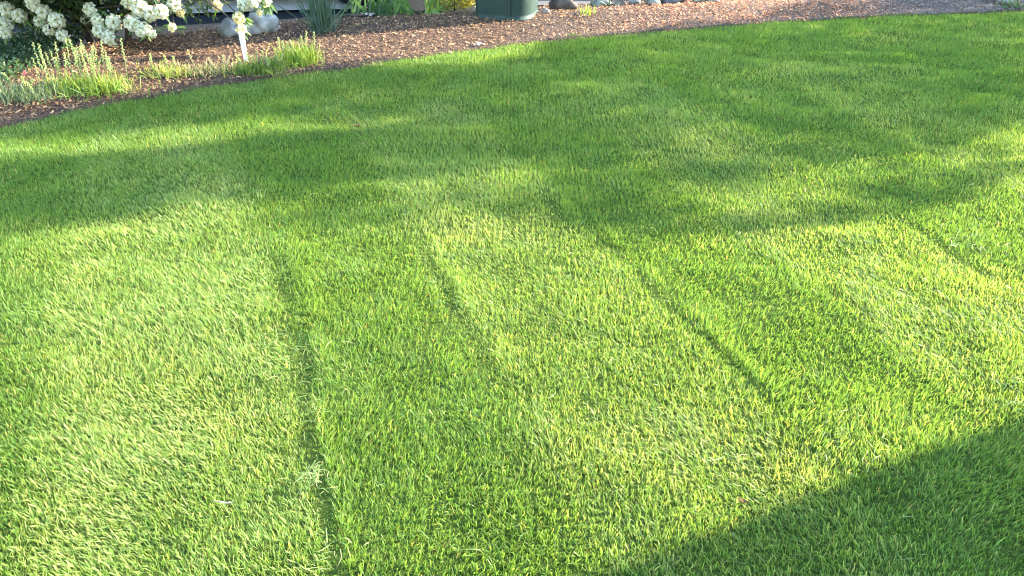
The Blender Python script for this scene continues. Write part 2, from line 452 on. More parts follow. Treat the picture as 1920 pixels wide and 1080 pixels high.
# ------------------------------------------------------------------ mulch chips
def chips(n):
    x = rng.uniform(-4.3, 5.6, n * 5); y = rng.uniform(3.0, 7.6, n * 5)
    k = (y > edge_y(x) + rng.normal(.0, .032, n * 5)) & (y < np.maximum(bed_back(x), edge_y(x) + .35) + rng.normal(0, .03, n * 5))
    k &= np.abs(x) < .64 * (.848 * y + .82) + .9
    x, y = x[k][:n], y[k][:n]; n = len(x)
    L = np.clip(.0090 * np.exp(rng.normal(0, .5, n)), .004, .06); w = np.clip(L * rng.uniform(.15, .55, n), .002, .012)
    a = rng.uniform(0, 2 * math.pi, n); ti = rng.normal(0, .42, n); ro = rng.normal(0, .5, n)
    d = np.stack([np.cos(a) * np.cos(ti), np.sin(a) * np.cos(ti), np.sin(ti)], 1)
    s = np.stack([-np.sin(a) * np.cos(ro), np.cos(a) * np.cos(ro), np.sin(ro)], 1); u = np.cross(d, s)
    c = np.stack([x, y, bed_height(x, y) + rng.uniform(.0, .012, n)], 1)
    L, w, th = L[:, None], w[:, None], (w * rng.uniform(.15, .4, n))[:, None]
    j = lambda: 1 + rng.normal(0, .18, (n, 1))
    P = [c - d*L*.5*j() - s*w*.4*j(), c - d*L*.5*j() + s*w*.4*j(), c + d*L*.5*j() + s*w*.45*j(), c + d*L*.5*j() - s*w*.45*j(),
         c + u*th + d*L*rng.uniform(-.25, .25, (n, 1))]
    V = np.stack(P, 1).reshape(-1, 3); b = (np.arange(n) * 5)[:, None]
    T = np.concatenate([b + np.array([t]) for t in [(0,1,4),(1,2,4),(2,3,4),(3,0,4)]], 0)
    red = np.clip(sstep(.1, 1.8, x) * .95 + .25 * (fbm(x, y, 1.5, 70) - .5), 0, 1)[:, None]
    t = rng.random((n, 1)) ** (1.4 - .85 * red)
    dark = np.array([.085, .041, .021]) * (1 - red) + np.array([.24, .072, .032]) * red
    pale = np.array([.50, .295, .155]) * (1 - red) + np.array([.72, .32, .155]) * red
    col = dark * (1 - t) + pale * t
    gry = sstep(2.7, 3.4, x)[:, None] * .8  # far right chips: shade put into the colour, greyer and darker
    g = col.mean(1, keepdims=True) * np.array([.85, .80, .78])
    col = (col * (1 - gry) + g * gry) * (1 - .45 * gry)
    return V, T, np.repeat(col * rng.uniform(.75, 1.2, (n, 1)), 5, axis=0)
o = link("mulch_chips", np_mesh("mulch_chips", *chips(76000)), M_CHIP)
tag(o, "reddish brown wood chip mulch covering the garden bed", "mulch", kind="stuff")

# ------------------------------------------------------------------ things off to the right that shade the lawn
# tree: crown thinned out where the photo's sun flecks fall
UX, UY = math.cos(SUN_AZ), math.sin(SUN_AZ)
SHADE = [(-900, 470), (-900, 250), (0, 226), (150, 195), (330, 164), (620, 124), (740, 112), (760, 124), (1010, 110), (1020, 80), (1200, 58), (1440, 30), (1500, -10), (2600, -120), (3600, 60),
         (3600, 200), (1920, 338), (1700, 385), (1500, 428), (1250, 452), (1010, 432), (960, 400), (780, 425), (470, 425), (420, 385), (200, 408), (0, 418)]
LIT = [([(-900, 266), (0, 256), (250, 244), (480, 234), (800, 220), (810, 246), (500, 266), (330, 280), (200, 300), (0, 310), (-900, 340)], 1.0),
       ([(150, 425), (380, 370), (560, 360), (745, 340), (1000, 308), (1020, 345), (770, 380), (560, 394), (470, 415)], .8),
       ([(840, 285), (1170, 292), (1170, 335), (860, 330)], .45),
       ([(1150, 262), (1330, 238), (1400, 258), (1520, 262), (1440, 300), (1300, 318), (1170, 325)], .60),
       ([(1270, 360), (1500, 316), (1640, 296), (1880, 240), (2600, 150), (2600, 230), (1920, 300), (1660, 352), (1500, 392), (1290, 418)], .85),
       ([(940, 335), (1310, 345), (1310, 480), (940, 480)], .45), ([(1250, 400), (1920, 300), (1920, 480), (1250, 480)], .2),
       ([(880, 168), (1110, 160), (1120, 178), (900, 190)], .45),
       ([(430, 372), (440, 425), (960, 440), (960, 345), (745, 372)], .6),
       ([(300, 205), (900, 170), (900, 182), (300, 222)], .35), ([(950, 225), (1500, 190), (1500, 205), (950, 240)], .35), ([(1000, 140), (1900, 80), (1900, 92), (1000, 152)], .3), ([(0, 345), (450, 310), (450, 325), (0, 362)], .35),
       ([(0, 236), (200, 200), (200, 208), (0, 252)], .4),
       ([(730, 122), (1015, 88), (1015, 112), (760, 132)], 1.0)]
def inpoly(px, py, poly):
    c = np.zeros(len(px), bool); j = len(poly) - 1
    for i in range(len(poly)):
        (xi, yi), (xj, yj) = poly[i], poly[j]
        if yi != yj:
            c ^= ((yi > py) != (yj > py)) & (px < (xj - xi) * (py - yi) / (yj - yi) + xi)
        j = i
    return c
def shade_prob(x, y):
    px, py = px_of(x, np.clip(y, .3, None))
    jx, jy = 60 * (fbm(x, y, 2.2, 81) - .5), 34 * (fbm(x, y, 2.2, 91) - .5) * np.clip(py / 250, .2, 1)
    jx, jy = jx + rng.normal(0, 16, len(px)), jy + rng.normal(0, 7, len(px)) * np.clip(py / 250, .25, 1)
    p = np.where(inpoly(px + jx, py + jy, SHADE), 1.0, 0.0)
    for poly, a in LIT:
        p = np.where(inpoly(px + jx, py + jy, poly), p * (1 - a), p)
    return p
S0, N0, Z0 = 11.5, 4.05, 4.9
tree_base = Vector((S0 * UX - N0 * UY, S0 * UY + N0 * UX, -.02))
tree = empty("shade_tree", tree_base)
tag(tree, "broadleaf tree right of the lawn, casting dappled shade on it", "tree")
n = 210000
ds, dn, dz = rng.uniform(-1, 1, n), rng.uniform(-1, 1, n), rng.uniform(-1, 1, n)
k = (np.abs(ds) ** 2.5 + np.abs(dn) ** 3.5 + np.abs(dz) ** 3.5) < 1
ds, dn, dz = ds[k] * 1.9, dn[k] * 2.0, dz[k] * 3.1
X, Y, Z = (S0 + ds) * UX - (N0 + dn) * UY, (S0 + ds) * UY + (N0 + dn) * UX, Z0 + dz
hx, hy = X - UX * Z / math.tan(SUN_EL), Y - UY * Z / math.tan(SUN_EL)
k = rng.random(len(X)) < shade_prob(hx, hy) * (.27 + .28 * fbm(hx, hy, 2.0, 77))
X, Y, Z = X[k], Y[k], Z[k]; n = len(X)
def leaf_cloud(X, Y, Z, size, col, up=.3):
    n = len(X); c = np.stack([X, Y, Z], 1)
    d = rng.normal(0, 1, (n, 3)); d /= np.linalg.norm(d, axis=1, keepdims=True)
    s = np.cross(d, rng.normal(0, 1, (n, 3)) + np.array([0, 0, up])); s /= np.linalg.norm(s, axis=1, keepdims=True) + 1e-6
    u = np.cross(d, s); L = np.asarray(size).reshape(-1, 1) * rng.uniform(.7, 1.3, (n, 1))
    P = [c - d * L * .5, c - s * L * .28 + u * L * .06, c + d * L * .5, c + s * L * .28 + u * L * .06]
    V = np.stack(P, 1).reshape(-1, 3); b = (np.arange(n) * 4)[:, None]
    T = np.concatenate([b + np.array([t]) for t in [(0, 1, 2), (0, 2, 3)]], 0)
    return V, T, np.repeat(col, 4, axis=0)
t = rng.random((n, 1))
V, T, C = leaf_cloud(X - tree_base.x, Y - tree_base.y, Z - tree_base.z, .08, np.array([.04, .075, .02]) * (1 - t) + np.array([.08, .12, .03]) * t)
tag(link("crown", np_mesh("crown", V, T, C), M_LEAF, tree), kind="stuff")
mb = MB()
mb.tube([(0, 0, 0), (.03, .02, 1), (.0, .05, 2.2), (-.05, 0, 4), (0, 0, 6), (.05, .05, 8)], [.2, .16, .14, .11, .07, .02], 10)
mb.build("trunk", M_TRUNK, tree, True)
for i in range(16):
    z = 2.3 + i * .36; a = i * 2.4; r = 1.5 * math.sin(math.pi * (z - 1.2) / 8) + .3
    mb = MB(); mb.tube([(0, 0, z), (r * .5 * math.cos(a), r * .5 * math.sin(a), z + .35), (r * math.cos(a), r * math.sin(a), z + .55)], [.045, .03, .01], 6)
    mb.build("limb", M_TRUNK, tree, True)

# house whose eave throws the straight shadow in the lower right
hd = Vector((math.cos(R(23.5)), math.sin(R(23.5)), 0)); hn = Vector((hd.y, -hd.x, 0))   # along the eave, and inwards
ZE = 2.4
p0 = ground(1500, 935) + Vector((UX, UY, 0)) * (ZE / math.tan(SUN_EL)) - hd * 1.6
house = empty("house", (p0.x, p0.y, 0), R(23.5))
tag(house, "single storey house right of the camera, its eave shading the lawn corner", "house")
# local axes: +x along the eave, -y inwards
LX, DY, OV = 9.0, 6.0, .45
mb = MB(); mb.box((OV, -DY + OV, -.02), (LX - OV, -OV, ZE - .05)); mb.build("wall", M_WALL, house)
mb = MB()
zr = ZE + 1.5
mb.add([(0, 0, ZE), (LX, 0, ZE), (LX, -DY / 2, zr), (0, -DY / 2, zr), (LX, -DY, ZE), (0, -DY, ZE),
        (0, 0, ZE - .12), (LX, 0, ZE - .12), (LX, -DY, ZE - .12), (0, -DY, ZE - .12)],
       [(0, 1, 2, 3), (3, 2, 4, 5), (0, 6, 7, 1), (5, 4, 8, 9), (6, 9, 8, 7), (0, 3, 5, 9, 6), (1, 7, 8, 4, 2)])
mb.build("roof", M_ROOF, house)
for wx in (1.6, 6.2):
    mb = MB(); mb.box((wx, -OV + .002, .95), (wx + 1.2, -OV + .05, 2.15)); w_ = mb.build("window_frame", M_WHITE, house)
    mb = MB(); mb.box((wx + .07, -OV + .052, 1.02), (wx + 1.13, -OV + .058, 2.08)); mb.build("pane", M_GLASS, w_)
mb = MB(); mb.box((4.2, -OV + .002, 0), (5.1, -OV + .05, 2.05)); dr = mb.build("door", M_DOOR, house)
mb = MB(); mb.tube([(4.98, -OV + .055, 1.0), (4.98, -OV + .10, 1.0)], .02, 8); mb.build("handle", M_WHITE, dr)

# ------------------------------------------------------------------ green refuse cart
def mat_bin():
    m, nt, p = new_mat("bin_plastic")
    n = noise_tex(nt, 9, 8)
    nt.links.new(ramp(nt, n.outputs[0], [(.35, (.010, .026, .022)), (.6, (.014, .034, .028)), (.8, (.034, .058, .047))]), p.inputs["Base Color"])
    p.inputs["Roughness"].default_value = .6; p.inputs["Specular IOR Level"].default_value = .25
    n2 = noise_tex(nt, 320, 2)
    b = nt.nodes.new("ShaderNodeBump"); b.inputs["Strength"].default_value = .15; b.inputs["Distance"].default_value = .002
    nt.links.new(n2.outputs[0], b.inputs["Height"]); nt.links.new(b.outputs[0], p.inputs["Normal"])
    return m
M_BIN = mat_bin()
bx = bedpt(950, 40); bz = float(bed_height(bx.x, bx.y)) - .012
bin_o = empty("refuse_cart", (bx.x, bx.y + .245, bz), R(-15))
tag(bin_o, "dark green plastic refuse cart with rounded corners standing on the mulch", "refuse cart")
def rrect(hx, hy, r, k=8):
    pts = []
    for cx, cy, a0 in ((hx - r, -hy + r, -90), (hx - r, hy - r, 0), (-hx + r, hy - r, 90), (-hx + r, -hy + r, 180)):
        for i in range(k + 1):
            a = R(a0 + 90 * i / k); pts.append((cx + r * math.cos(a), cy + r * math.sin(a)))
    return pts
def loft(mb, rings, cap0=True, cap1=True):
    n = len(rings[0]); vs = [p for r in rings for p in r]
    fs = [(i*n+k, i*n+(k+1) % n, (i+1)*n+(k+1) % n, (i+1)*n+k) for i in range(len(rings)-1) for k in range(n)]
    if cap0: fs.append(tuple(range(n - 1, -1, -1)))
    if cap1: fs.append(tuple((len(rings)-1)*n + k for k in range(n)))
    mb.add(vs, fs)
mb = MB()
sec = []
for z, hx, hy in ((0, .212, .200), (.008, .226, .214), (.014, .229, .217), (.020, .228, .216), (.023, .2225, .211), (.05, .2235, .212), (.5, .250, .245), (1.0, .270, .275), (1.01, .283, .288), (1.06, .283, .288)):
    sec.append([(x, y, z) for x, y in rrect(hx, hy, .15 if z > .02 else .13)])
loft(mb, sec); mb.build("body", M_BIN, bin_o, True)
mb = MB()   # vertical rib beside the right front corner
def hw_at(z): return .2315 + (z - .034) * .04, .22 + (z - .034) * .057
ra, rb = hw_at(.045), hw_at(.97)
mb.add([(ra[0]-.158, -ra[1]-.012, .045), (ra[0]-.146, -ra[1]-.012, .045), (ra[0]-.146, -ra[1]+.004, .045), (ra[0]-.158, -ra[1]+.004, .045),
        (rb[0]-.166, -rb[1]-.012, .97), (rb[0]-.154, -rb[1]-.012, .97), (rb[0]-.154, -rb[1]+.004, .97), (rb[0]-.166, -rb[1]+.004, .97)],
       [(0,3,2,1),(4,5,6,7),(0,1,5,4),(1,2,6,5),(2,3,7,6),(3,0,4,7)])
mb.build("rib", M_BIN, bin_o)
mb = MB(); loft(mb, [[(x, y, z) for x, y in rrect(hx, hy, .11)] for z, hx, hy in ((1.061, .292, .297), (1.09, .292, .297), (1.13, .26, .26), (1.16, .15, .15))]); mb.build("lid", M_BIN, bin_o, True)
mb = MB(); mb.tube([(-.2, .28, 1.03), (-.2, .35, 1.06), (.2, .35, 1.06), (.2, .28, 1.03)], .014, 8); mb.build("handle", M_BIN, bin_o, True)
for s in (-1, 1):
    mb = MB(); mb.tube([(s * .12, .17, .115), (s * .175, .17, .115)], .115, 20); w_ = mb.build("wheel", M_BLACKPOT, bin_o)
    mb = MB(); mb.tube([(s * .176, .17, .115), (s * .180, .17, .115)], .05, 14); mb.build("hub", M_BIN, w_)

# ------------------------------------------------------------------ rocks
def rock_mesh(seed, sx, sy, sz, col, rough=.45, sub=3):
    bm = bmesh.new(); bmesh.ops.create_icosphere(bm, subdivisions=sub, radius=1)
    for v in bm.verts:
        p = v.co.copy(); o_ = Vector((seed * 3.1, seed * 1.7, seed))
        f = 1 + rough * noise.noise(p * 1.1 + o_) * 1.6 + rough * .5 * noise.noise(p * 2.7 + o_) + rough * .2 * noise.noise(p * 7 + o_)
        q = p * f
        for ax in (Vector((.7, .3, .65)), Vector((-.5, -.6, .6)), Vector((.1, -.9, .3))):   # chipped faces
            dd = q.dot(ax.normalized()) - .82
            if dd > 0: q -= ax.normalized() * dd * .8
        v.co = Vector((q.x * sx, q.y * sy, q.z * sz))
    me = bpy.data.meshes.new("rock"); bm.to_mesh(me); bm.free()
    a = me.color_attributes.new("Col", 'FLOAT_COLOR', 'POINT')
    for i, v in enumerate(me.vertices):
        k = .50 + .45 * noise.noise(v.co * 18 + Vector((seed, 0, 0)))
        a.data[i].color = (col[0] * k, col[1] * k, col[2] * k, 1)
    me.polygons.foreach_set("use_smooth", [True] * len(me.polygons))
    return me
def rock(px, py, w, h, d, seed, col, label, rz=0.0, name="garden_rock", group="rocks at the back of the bed", sink=.25):
    g_ = bedpt(px, py)
    o = link(name, rock_mesh(seed, w / 2, d / 2, h * .62, col), M_ROCK)
    zb = float(bed_height(g_.x, g_.y)) if g_.y < float(bed_back(g_.x)) else 0.0
    o.location = (g_.x, g_.y + d * .4, zb + h * (.56 - sink)); o.rotation_euler = (0, 0, rz)
    tag(o, label, "rock", group); return o
GREY, TAN, PINKISH = (.30, .29, .28), (.40, .34, .27), (.42, .31, .26)
rock(488, 63, .25, .17, .20, 1, (.52, .50, .47), "large pale grey boulder behind the white stake", .3)
rock(428, 70, .19, .12, .16, 5, (.34, .34, .34), "low dark grey boulder left of the white stake", -.2)
rock(1057, 19, .21, .11, .16, 9, (.16, .13, .11), "dark brown rock just right of the refuse cart", .1)
rock(1023, 25, .07, .035, .05, 12, PINKISH, "small pinkish stone touching the right side of the refuse cart")
rock(1128, 13, .15, .07, .12, 15, (.36, .36, .30), "mossy pale rock beside the dark green weed")
rock(1163, 12, .12, .05, .05, 18, TAN, "thin tan stone slanting, right of the mossy rock", -.5)
rock(1192, 8, .09, .08, .07, 21, (.50, .48, .45), "small upright whitish stone at the bed's back edge", .6)
rock(1224, 10, .16, .09, .12, 24, (.40, .38, .33), "pale rounded rock left of the long blue-grey rock", .2)
rock(1262, 8, .27, .10, .16, 27, (.17, .18, .20), "long blue-grey rock at the back of the red mulch")
rock(1310, 6, .10, .07, .08, 30, (.50, .42, .32), "small cream stone right of the long blue-grey rock")
rock(1335, 5, .11, .09, .09, 33, (.45, .40, .34), "round tan stone, last in the row behind red mulch", .4)
rock(1888, 4, .22, .12, .16, 36, (.44, .43, .39), "whitish rock at the far right behind shaded mulch", .2, sink=.2)
rock(645, 17, .16, .07, .14, 39, (.34, .33, .31), "flat grey stone between the spiky plant and car tyre", .1)
rock(812, 29, .05, .035, .05, 42, (.62, .58, .50), "tiny whitish stone in front of the sword-leaved plants")
rock(890, 26, .05, .06, .05, 45, (.58, .54, .50), "small pale upright stone touching the left side of the refuse cart")

# parked car on the driveway; the photo's top edge cuts it off at the rear tyre
M_PAINT = mat_noise("car_paint", 3, [(.3, (.035, .038, .042)), (.7, (.04, .043, .047))], rough=.25, spec=.6, bump=0)
M_TYRE = mat_noise("tyre_rubber", 60, [(.3, (.006, .006, .007)), (.7, (.013, .013, .014))], rough=.7, bump=.2)
M_RIM = mat_noise("wheel_alloy", 8, [(.3, (.35, .35, .36)), (.7, (.45, .45, .46))], rough=.35, spec=.6, bump=0)
M_RED = mat_noise("tail_lamp", 30, [(.3, (.25, .01, .01)), (.7, (.30, .015, .012))], rough=.2, bump=0)
g_ = ground(674, 15, .012)
CW = 1.76                                                   # local x forward (photo left), y across, rear axle at x = 0
car = empty("parked_car", (g_.x, g_.y + CW / 2, .012), math.pi)
tag(car, "dark parked car on the driveway, only its black rear tyre showing", "car")
def hull(stations):
    mb = MB(); rings = []
    for x, z0, z1, w0, w1 in stations:
        h = (z1 - z0)
        rings.append([(x, -w0, z0), (x, -w0 - .02, z0 + h * .35), (x, -w1, z0 + h * .8), (x, -w1 + .10, z1), (x, 0, z1 + .012),
                      (x, w1 - .10, z1), (x, w1, z0 + h * .8), (x, w0 + .02, z0 + h * .35), (x, w0, z0)])
    loft(mb, rings); return mb
def arch(x):    # the sill lifts over each wheel
    for c in (0.0, 2.58):
        if abs(x - c) < .37: return .24 + math.sqrt(.37 ** 2 - (x - c) ** 2) * 1.05
    return .22
st = []
for i in range(81):
    x = -.80 + 4.25 * i / 80
    t = (x + .80) / 4.25
    top = np.interp(x, [-.80, -.72, -.3, 1.6, 2.3, 3.0, 3.35, 3.45], [.72, .90, .95, .93, .90, .80, .68, .55])
    wid = CW / 2 * float(np.interp(t, [0, .06, .2, .8, .94, 1], [.80, .93, .985, .985, .92, .74])) - .02
    st.append((x, arch(x), float(top), wid, wid - .03))
hull(st).build("body", M_PAINT, car, True)
hull([(-.62, .90, .93, .70, .68), (-.42, .92, 1.26, .72, .62), (0.0, .93, 1.42, .73, .60), (.8, .93, 1.46, .74, .60), (1.3, .92, 1.40, .73, .60), (1.75, .92, 1.13, .72, .62), (2.1, .90, .92, .70, .68)]).build("cabin", M_GLASS, car, True)
hull([(-.30, 1.30, 1.37, .60, .58), (0.0, 1.38, 1.435, .61, .58), (.8, 1.42, 1.475, .61, .58), (1.25, 1.37, 1.425, .61, .58)]).build("roof", M_PAINT, car, True)
for cx in (0.0, 2.58):
    for s in (-1, 1):
        yo = s * (CW / 2 - .105)
        mb = MB(); prof = [(.19, -.095), (.27, -.105), (.305, -.09), (.315, -.05), (.315, .05), (.305, .09), (.27, .105), (.19, .095)]
        loft(mb, [[(cx + r_ * math.cos(2*math.pi*k/40), yo + w_, .315 + r_ * math.sin(2*math.pi*k/40)) for k in range(40)] for r_, w_ in prof], False, False)
        ty = mb.build("tyre", M_TYRE, car, True)
        mb = MB(); mb.tube([(cx, yo - .085, .315), (cx, yo + .085, .315)], .192, 30)
        for k in range(5):
            a = 2 * math.pi * k / 5; mb.tube([(cx, yo + s * .088, .315), (cx + .17 * math.cos(a), yo + s * .092, .315 + .17 * math.sin(a))], [.03, .018], 6)
        mb.build("rim", M_RIM, ty)
for s in (-1, 1):
    mb = MB(); mb.box((-.795, s * .55 - .14, .66), (-.70, s * .55 + .14, .80)); mb.build("tail_lamp", M_RED, car)
    mb = MB(); mb.box((3.30, s * .55 - .16, .55), (3.42, s * .55 + .16, .66)); mb.build("headlamp", M_WHITE, car)
    mb = MB(); mb.box((.95, s * (CW / 2 - .03) - .012, .78), (1.15, s * (CW / 2 - .03) + .012, .81)); mb.build("door_handle", M_PAINT, car)

# ------------------------------------------------------------------ white stake
g_ = bedpt(461, 115); zb = float(bed_height(g_.x, g_.y))
tp = at(452, 60, g_.y)
stake = empty("plant_stake", (g_.x, g_.y, zb))
tag(stake, "white tapered plastic plant stake in the bed under the pale flowers", "stake")
dx, hz = tp.x - g_.x, tp.z - zb
mb = MB()
mb.add([(-.008, 0, -.03), (.008, 0, -.03), (.008, .004, -.03), (-.008, .004, -.03),
        (-.012, -.001, .04), (.012, -.001, .04), (.012, .005, .04), (-.012, .005, .04),
        (dx - .018, -.001, hz), (dx + .018, -.001, hz), (dx + .018, .005, hz), (dx - .018, .005, hz)],
       [(3, 2, 1, 0)] + [(4*i+k, 4*i+(k+1) % 4, 4*i+4+(k+1) % 4, 4*i+4+k) for i in range(2) for k in range(4)] + [(8, 9, 10, 11)])
mb.build("blade", M_WHITE, stake)
mb = MB(); mb.tube([(0, -.003, .03), (dx, -.004, hz - .004)], [.003, .004], 6); mb.build("ridge", M_WHITE, stake)

# ------------------------------------------------------------------ azalea bush
def flower_mesh(seed, col_in, col_out):
    rr = random.Random(seed); mb = MB()
    for k in range(5):
        a = 2 * math.pi * k / 5 + rr.uniform(-.15, .15); L = rr.uniform(.032, .040); op = rr.uniform(.9, 1.25)
        ca, sa = math.cos(a), math.sin(a)
        rows = [(0, .003, 0), (.3, .006, .4), (.62, .0125, .8), (.82, .0105, 1.0), (1.0, .0008, 1.05)]
        vs = []; 
        for t, hw, o_ in rows:
            r_ = L * (.12 * t + .88 * t ** 1.35) ; z_ = .020 * math.sin(min(1.0, t * 1.15) * 1.9) - .006 * op * t ** 3
            wv = rr.uniform(-.002, .002)
            for sgn in (-1, 0, 1):
                vs.append((ca * r_ - sa * hw * sgn, sa * r_ + ca * hw * sgn, z_ - abs(sgn) * .003 + wv))
        b = len(mb.v)
        mb.v += vs
        for i in range(len(rows)):
            f_ = i / (len(rows) - 1); c_ = tuple(col_in[q] * (1 - f_) + col_out[q] * f_ for q in range(3)); mb.c += [c_] * 3
        for i in range(len(rows) - 1):
            q = b + i * 3; mb.f += [(q, q+1, q+4, q+3), (q+1, q+2, q+5, q+4)]
    for k in range(5):
        a = 2 * math.pi * (k + .5) / 5 + rr.uniform(-.3, .3)
        mb.tube([(0, 0, .008), (.004 * math.cos(a), .004 * math.sin(a), .026), (.008 * math.cos(a), .008 * math.sin(a), .036)], .0005, 3, (.45, .42, .2), False)
    return mb.mesh("flower")
FL_W = [flower_mesh(s, (.48, .46, .22), (.60, .595, .51)) for s in (1, 2, 3)]
FL_Y = [flower_mesh(s, (.52, .43, .14), (.62, .57, .36)) for s in (4, 5)]
for me in FL_W + FL_Y: me.materials.append(M_PETAL)

bush_base = Vector((-2.78, 5.66, float(bed_height(-2.78, 5.66))))
bush = empty("azalea_bush", bush_base)
tag(bush, "large azalea bush with white and cream flower clusters over dark branches", "bush")
clusters = []   # (point, radius, yellow)
for px, py, y, r, ye in [(12, 18, 5.35, .055, 0), (8, 47, 5.3, .06, 0), (36, 30, 5.32, .05, 0), (66, 6, 5.3, .06, 0), (82, 22, 5.28, .05, 0), (10, 62, 5.25, .04, 0),
                         (106, 38, 5.22, .055, 0), (76, 40, 5.35, .045, 0), (92, 56, 5.25, .04, 0), (118, 66, 5.25, .045, 0), (146, 24, 5.55, .04, 0), (160, 36, 5.5, .035, 0),
                         (170, 18, 5.25, .05, 0), (184, 38, 5.22, .045, 0), (188, 58, 5.2, .05, 0), (212, 42, 5.22, .055, 0), (207, 70, 5.18, .055, 0),
                         (241, 2, 5.3, .05, 0), (262, 16, 5.25, .06, 0), (282, 26, 5.25, .055, 0), (250, 44, 5.2, .06, 0), (268, 56, 5.2, .055, 0), (302, 22, 5.22, .05, 0),
                         (286, 64, 5.18, .03, 0), (326, 8, 5.3, .055, 0), (338, 22, 5.35, .035, 1), (323, 52, 5.2, .032, 1),
                         (408, 10, 5.45, .04, 1), (448, 34, 5.30, .045, 1), (452, 54, 5.28, .042, 1), (458, 8, 5.35, .05, 0), (475, 2, 5.35, .05, 0), (498, 2, 5.4, .045, 0), (487, 24, 5.38, .026, 1)]:
    clusters.append((at(px, py, y), r * .92, ye))
for i in range(8):   # above the picture's top edge
    a = random.uniform(-1, 1)
    clusters.append((Vector((-3.0 + a * .9, 5.45 + random.uniform(-.25, .35), .62 + .35 * (1 - a * a) + random.uniform(-.1, .2))), .06, 0))
rr = random.Random(3)
stems = [Vector((-2.78, 5.62, 0)), Vector((-2.70, 5.68, 0)), Vector((-2.92, 5.66, 0)), Vector((-2.60, 5.60, 0)), Vector((-3.15, 5.75, 0))]
hubs = []
for i, s in enumerate(stems):
    d = Vector((rr.uniform(-.5, .5), rr.uniform(-.25, .2), 1)).normalized()
    if i == 3: d = Vector((.62, -.12, .72)).normalized()
    if i == 4: d = Vector((-.5, -.2, .7)).normalized()
    pts = [s + Vector((0, 0, -.03))]; p = s.copy()
    for k in range(5):
        p = p + d * .16; d = (d + Vector((rr.uniform(-.25, .25), rr.uniform(-.25, .25), .05))).normalized(); pts.append(p.copy()); hubs.append(p.copy())
    mb = MB(); mb.tube([q - bush_base for q in pts], [.026, .021, .017, .014, .011, .008], 7); mb.build("stem", M_BARK, bush, True)
for a_, b_ in ((at(96, -20, 5.62), at(196, 92, 5.58)), (at(146, -20, 5.60), at(214, 90, 5.57)), (at(120, 10, 5.5), at(60, -25, 5.5))):
    mb = MB(); mb.tube([b_ - bush_base, b_.lerp(a_, .5) + Vector((.02, 0, .01)) - bush_base, a_ - bush_base], [.017, .013, .010], 7); mb.build("branch", M_BARK, bush, True)
LV = []
for c, r, ye in clusters:
    h = min(hubs, key=lambda q: (q - c).length + (.5 if q.z > c.z + .35 else 0))
    mid = (h + c) * .5 + Vector((rr.uniform(-.03, .03), rr.uniform(0, .06), .04))
    mb = MB(); mb.tube([h - bush_base, mid - bush_base, c + Vector((0, .03, .0)) - bush_base, c - bush_base], [.007, .0055, .004, .003], 5); mb.build("twig", M_BARK, bush, True)
    face = Vector((rr.uniform(-.3, .5), -.75, rr.uniform(-.1, .45))).normalized()
    nfl = 7 if r > .04 else 5
    q = face.to_track_quat('Z', 'Y')
    cl = MB(); cl.tube([(0, 0, -.02), (0, 0, .01)], [.004, .007], 6, (.20, .26, .08))
    part = cl.build("flower_cluster", M_LEAF, bush); part.location = c - bush_base; part.rotation_euler = q.to_euler()
    for k in range(nfl):
        if k == 0: d = Vector((0, 0, 1))
        else:
            a = 2 * math.pi * k / (nfl - 1) + rr.uniform(-.3, .3); tl = rr.uniform(.8, 1.25)
            d = Vector((math.sin(tl) * math.cos(a), math.sin(tl) * math.sin(a), math.cos(tl)))
        f = link("flower", rr.choice(FL_Y if ye else FL_W), None, part)
        f.location = d * r * .50
        f.rotation_euler = (d.to_track_quat('Z', 'Y') @ Matrix.Rotation(rr.uniform(0, 6.28), 3, 'Z').to_quaternion()).to_euler()
        sc_ = r / .05 * rr.uniform(.9, 1.12); f.scale = (sc_, sc_, sc_)
    for k in range(6):
        a = rr.uniform(0, 6.28); ld = (q @ Vector((math.cos(a), math.sin(a), rr.uniform(-.3, .3)))).normalized()
        LV.append((c - face * .02 + ld * .01, ld, rr.uniform(.05, .085), ye))
mb = MB()
for p, d, L, ye in LV:
    s = d.cross(Vector((rr.uniform(-.4, .4), -.4, 1))).normalized()
    t = rr.random(); c_ = (.05 + .05 * t, .10 + .07 * t, .028)
    mb.blade(p - bush_base, d, s, L, L * .27, rr.uniform(.2, .9), c_, 4)
tag(mb.build("cluster_leaves", M_LEAF, bush), kind="stuff")
# body of leaves, with unseen masses added higher up to shade the flowers
n = 15000
P = rng.normal(0, 1, (n, 3)); P /= np.linalg.norm(P, axis=1, keepdims=True); rad = rng.uniform(.35, 1, n) ** .5
X = -3.02 + P[:, 0] * rad * .82; Y = 5.72 + P[:, 1] * rad * .48; Z = .66 + P[:, 2] * rad * .58
hole = np.array([noise.noise(Vector((a * 5, b * 5, c * 5))) for a, b, c in zip(X, Y, Z)])
k = (Z > .07) & (hole > -.16); X, Y, Z = X[k], Y[k], Z[k]
n = 15000
P = rng.normal(0, 1, (n, 3)); P /= np.linalg.norm(P, axis=1, keepdims=True); rad = rng.uniform(.1, 1, n) ** .45
X = np.concatenate([X, -2.42 + P[:, 0] * rad * .50]); Y = np.concatenate([Y, 5.58 + P[:, 1] * rad * .46]); Z = np.concatenate([Z, .86 + P[:, 2] * rad * .44])  # unseen mass added on the sun side, keeps sun off the flowers
P = rng.normal(0, 1, (n, 3)); P /= np.linalg.norm(P, axis=1, keepdims=True); rad = rng.uniform(.1, 1, n) ** .45
X = np.concatenate([X, -2.95 + P[:, 0] * rad * .75]); Y = np.concatenate([Y, 5.18 + P[:, 1] * rad * .34]); Z = np.concatenate([Z, .82 + P[:, 2] * rad * .34])  # unseen canopy added in front, blocks sky light above the flowers
t = rng.random((len(X), 1))
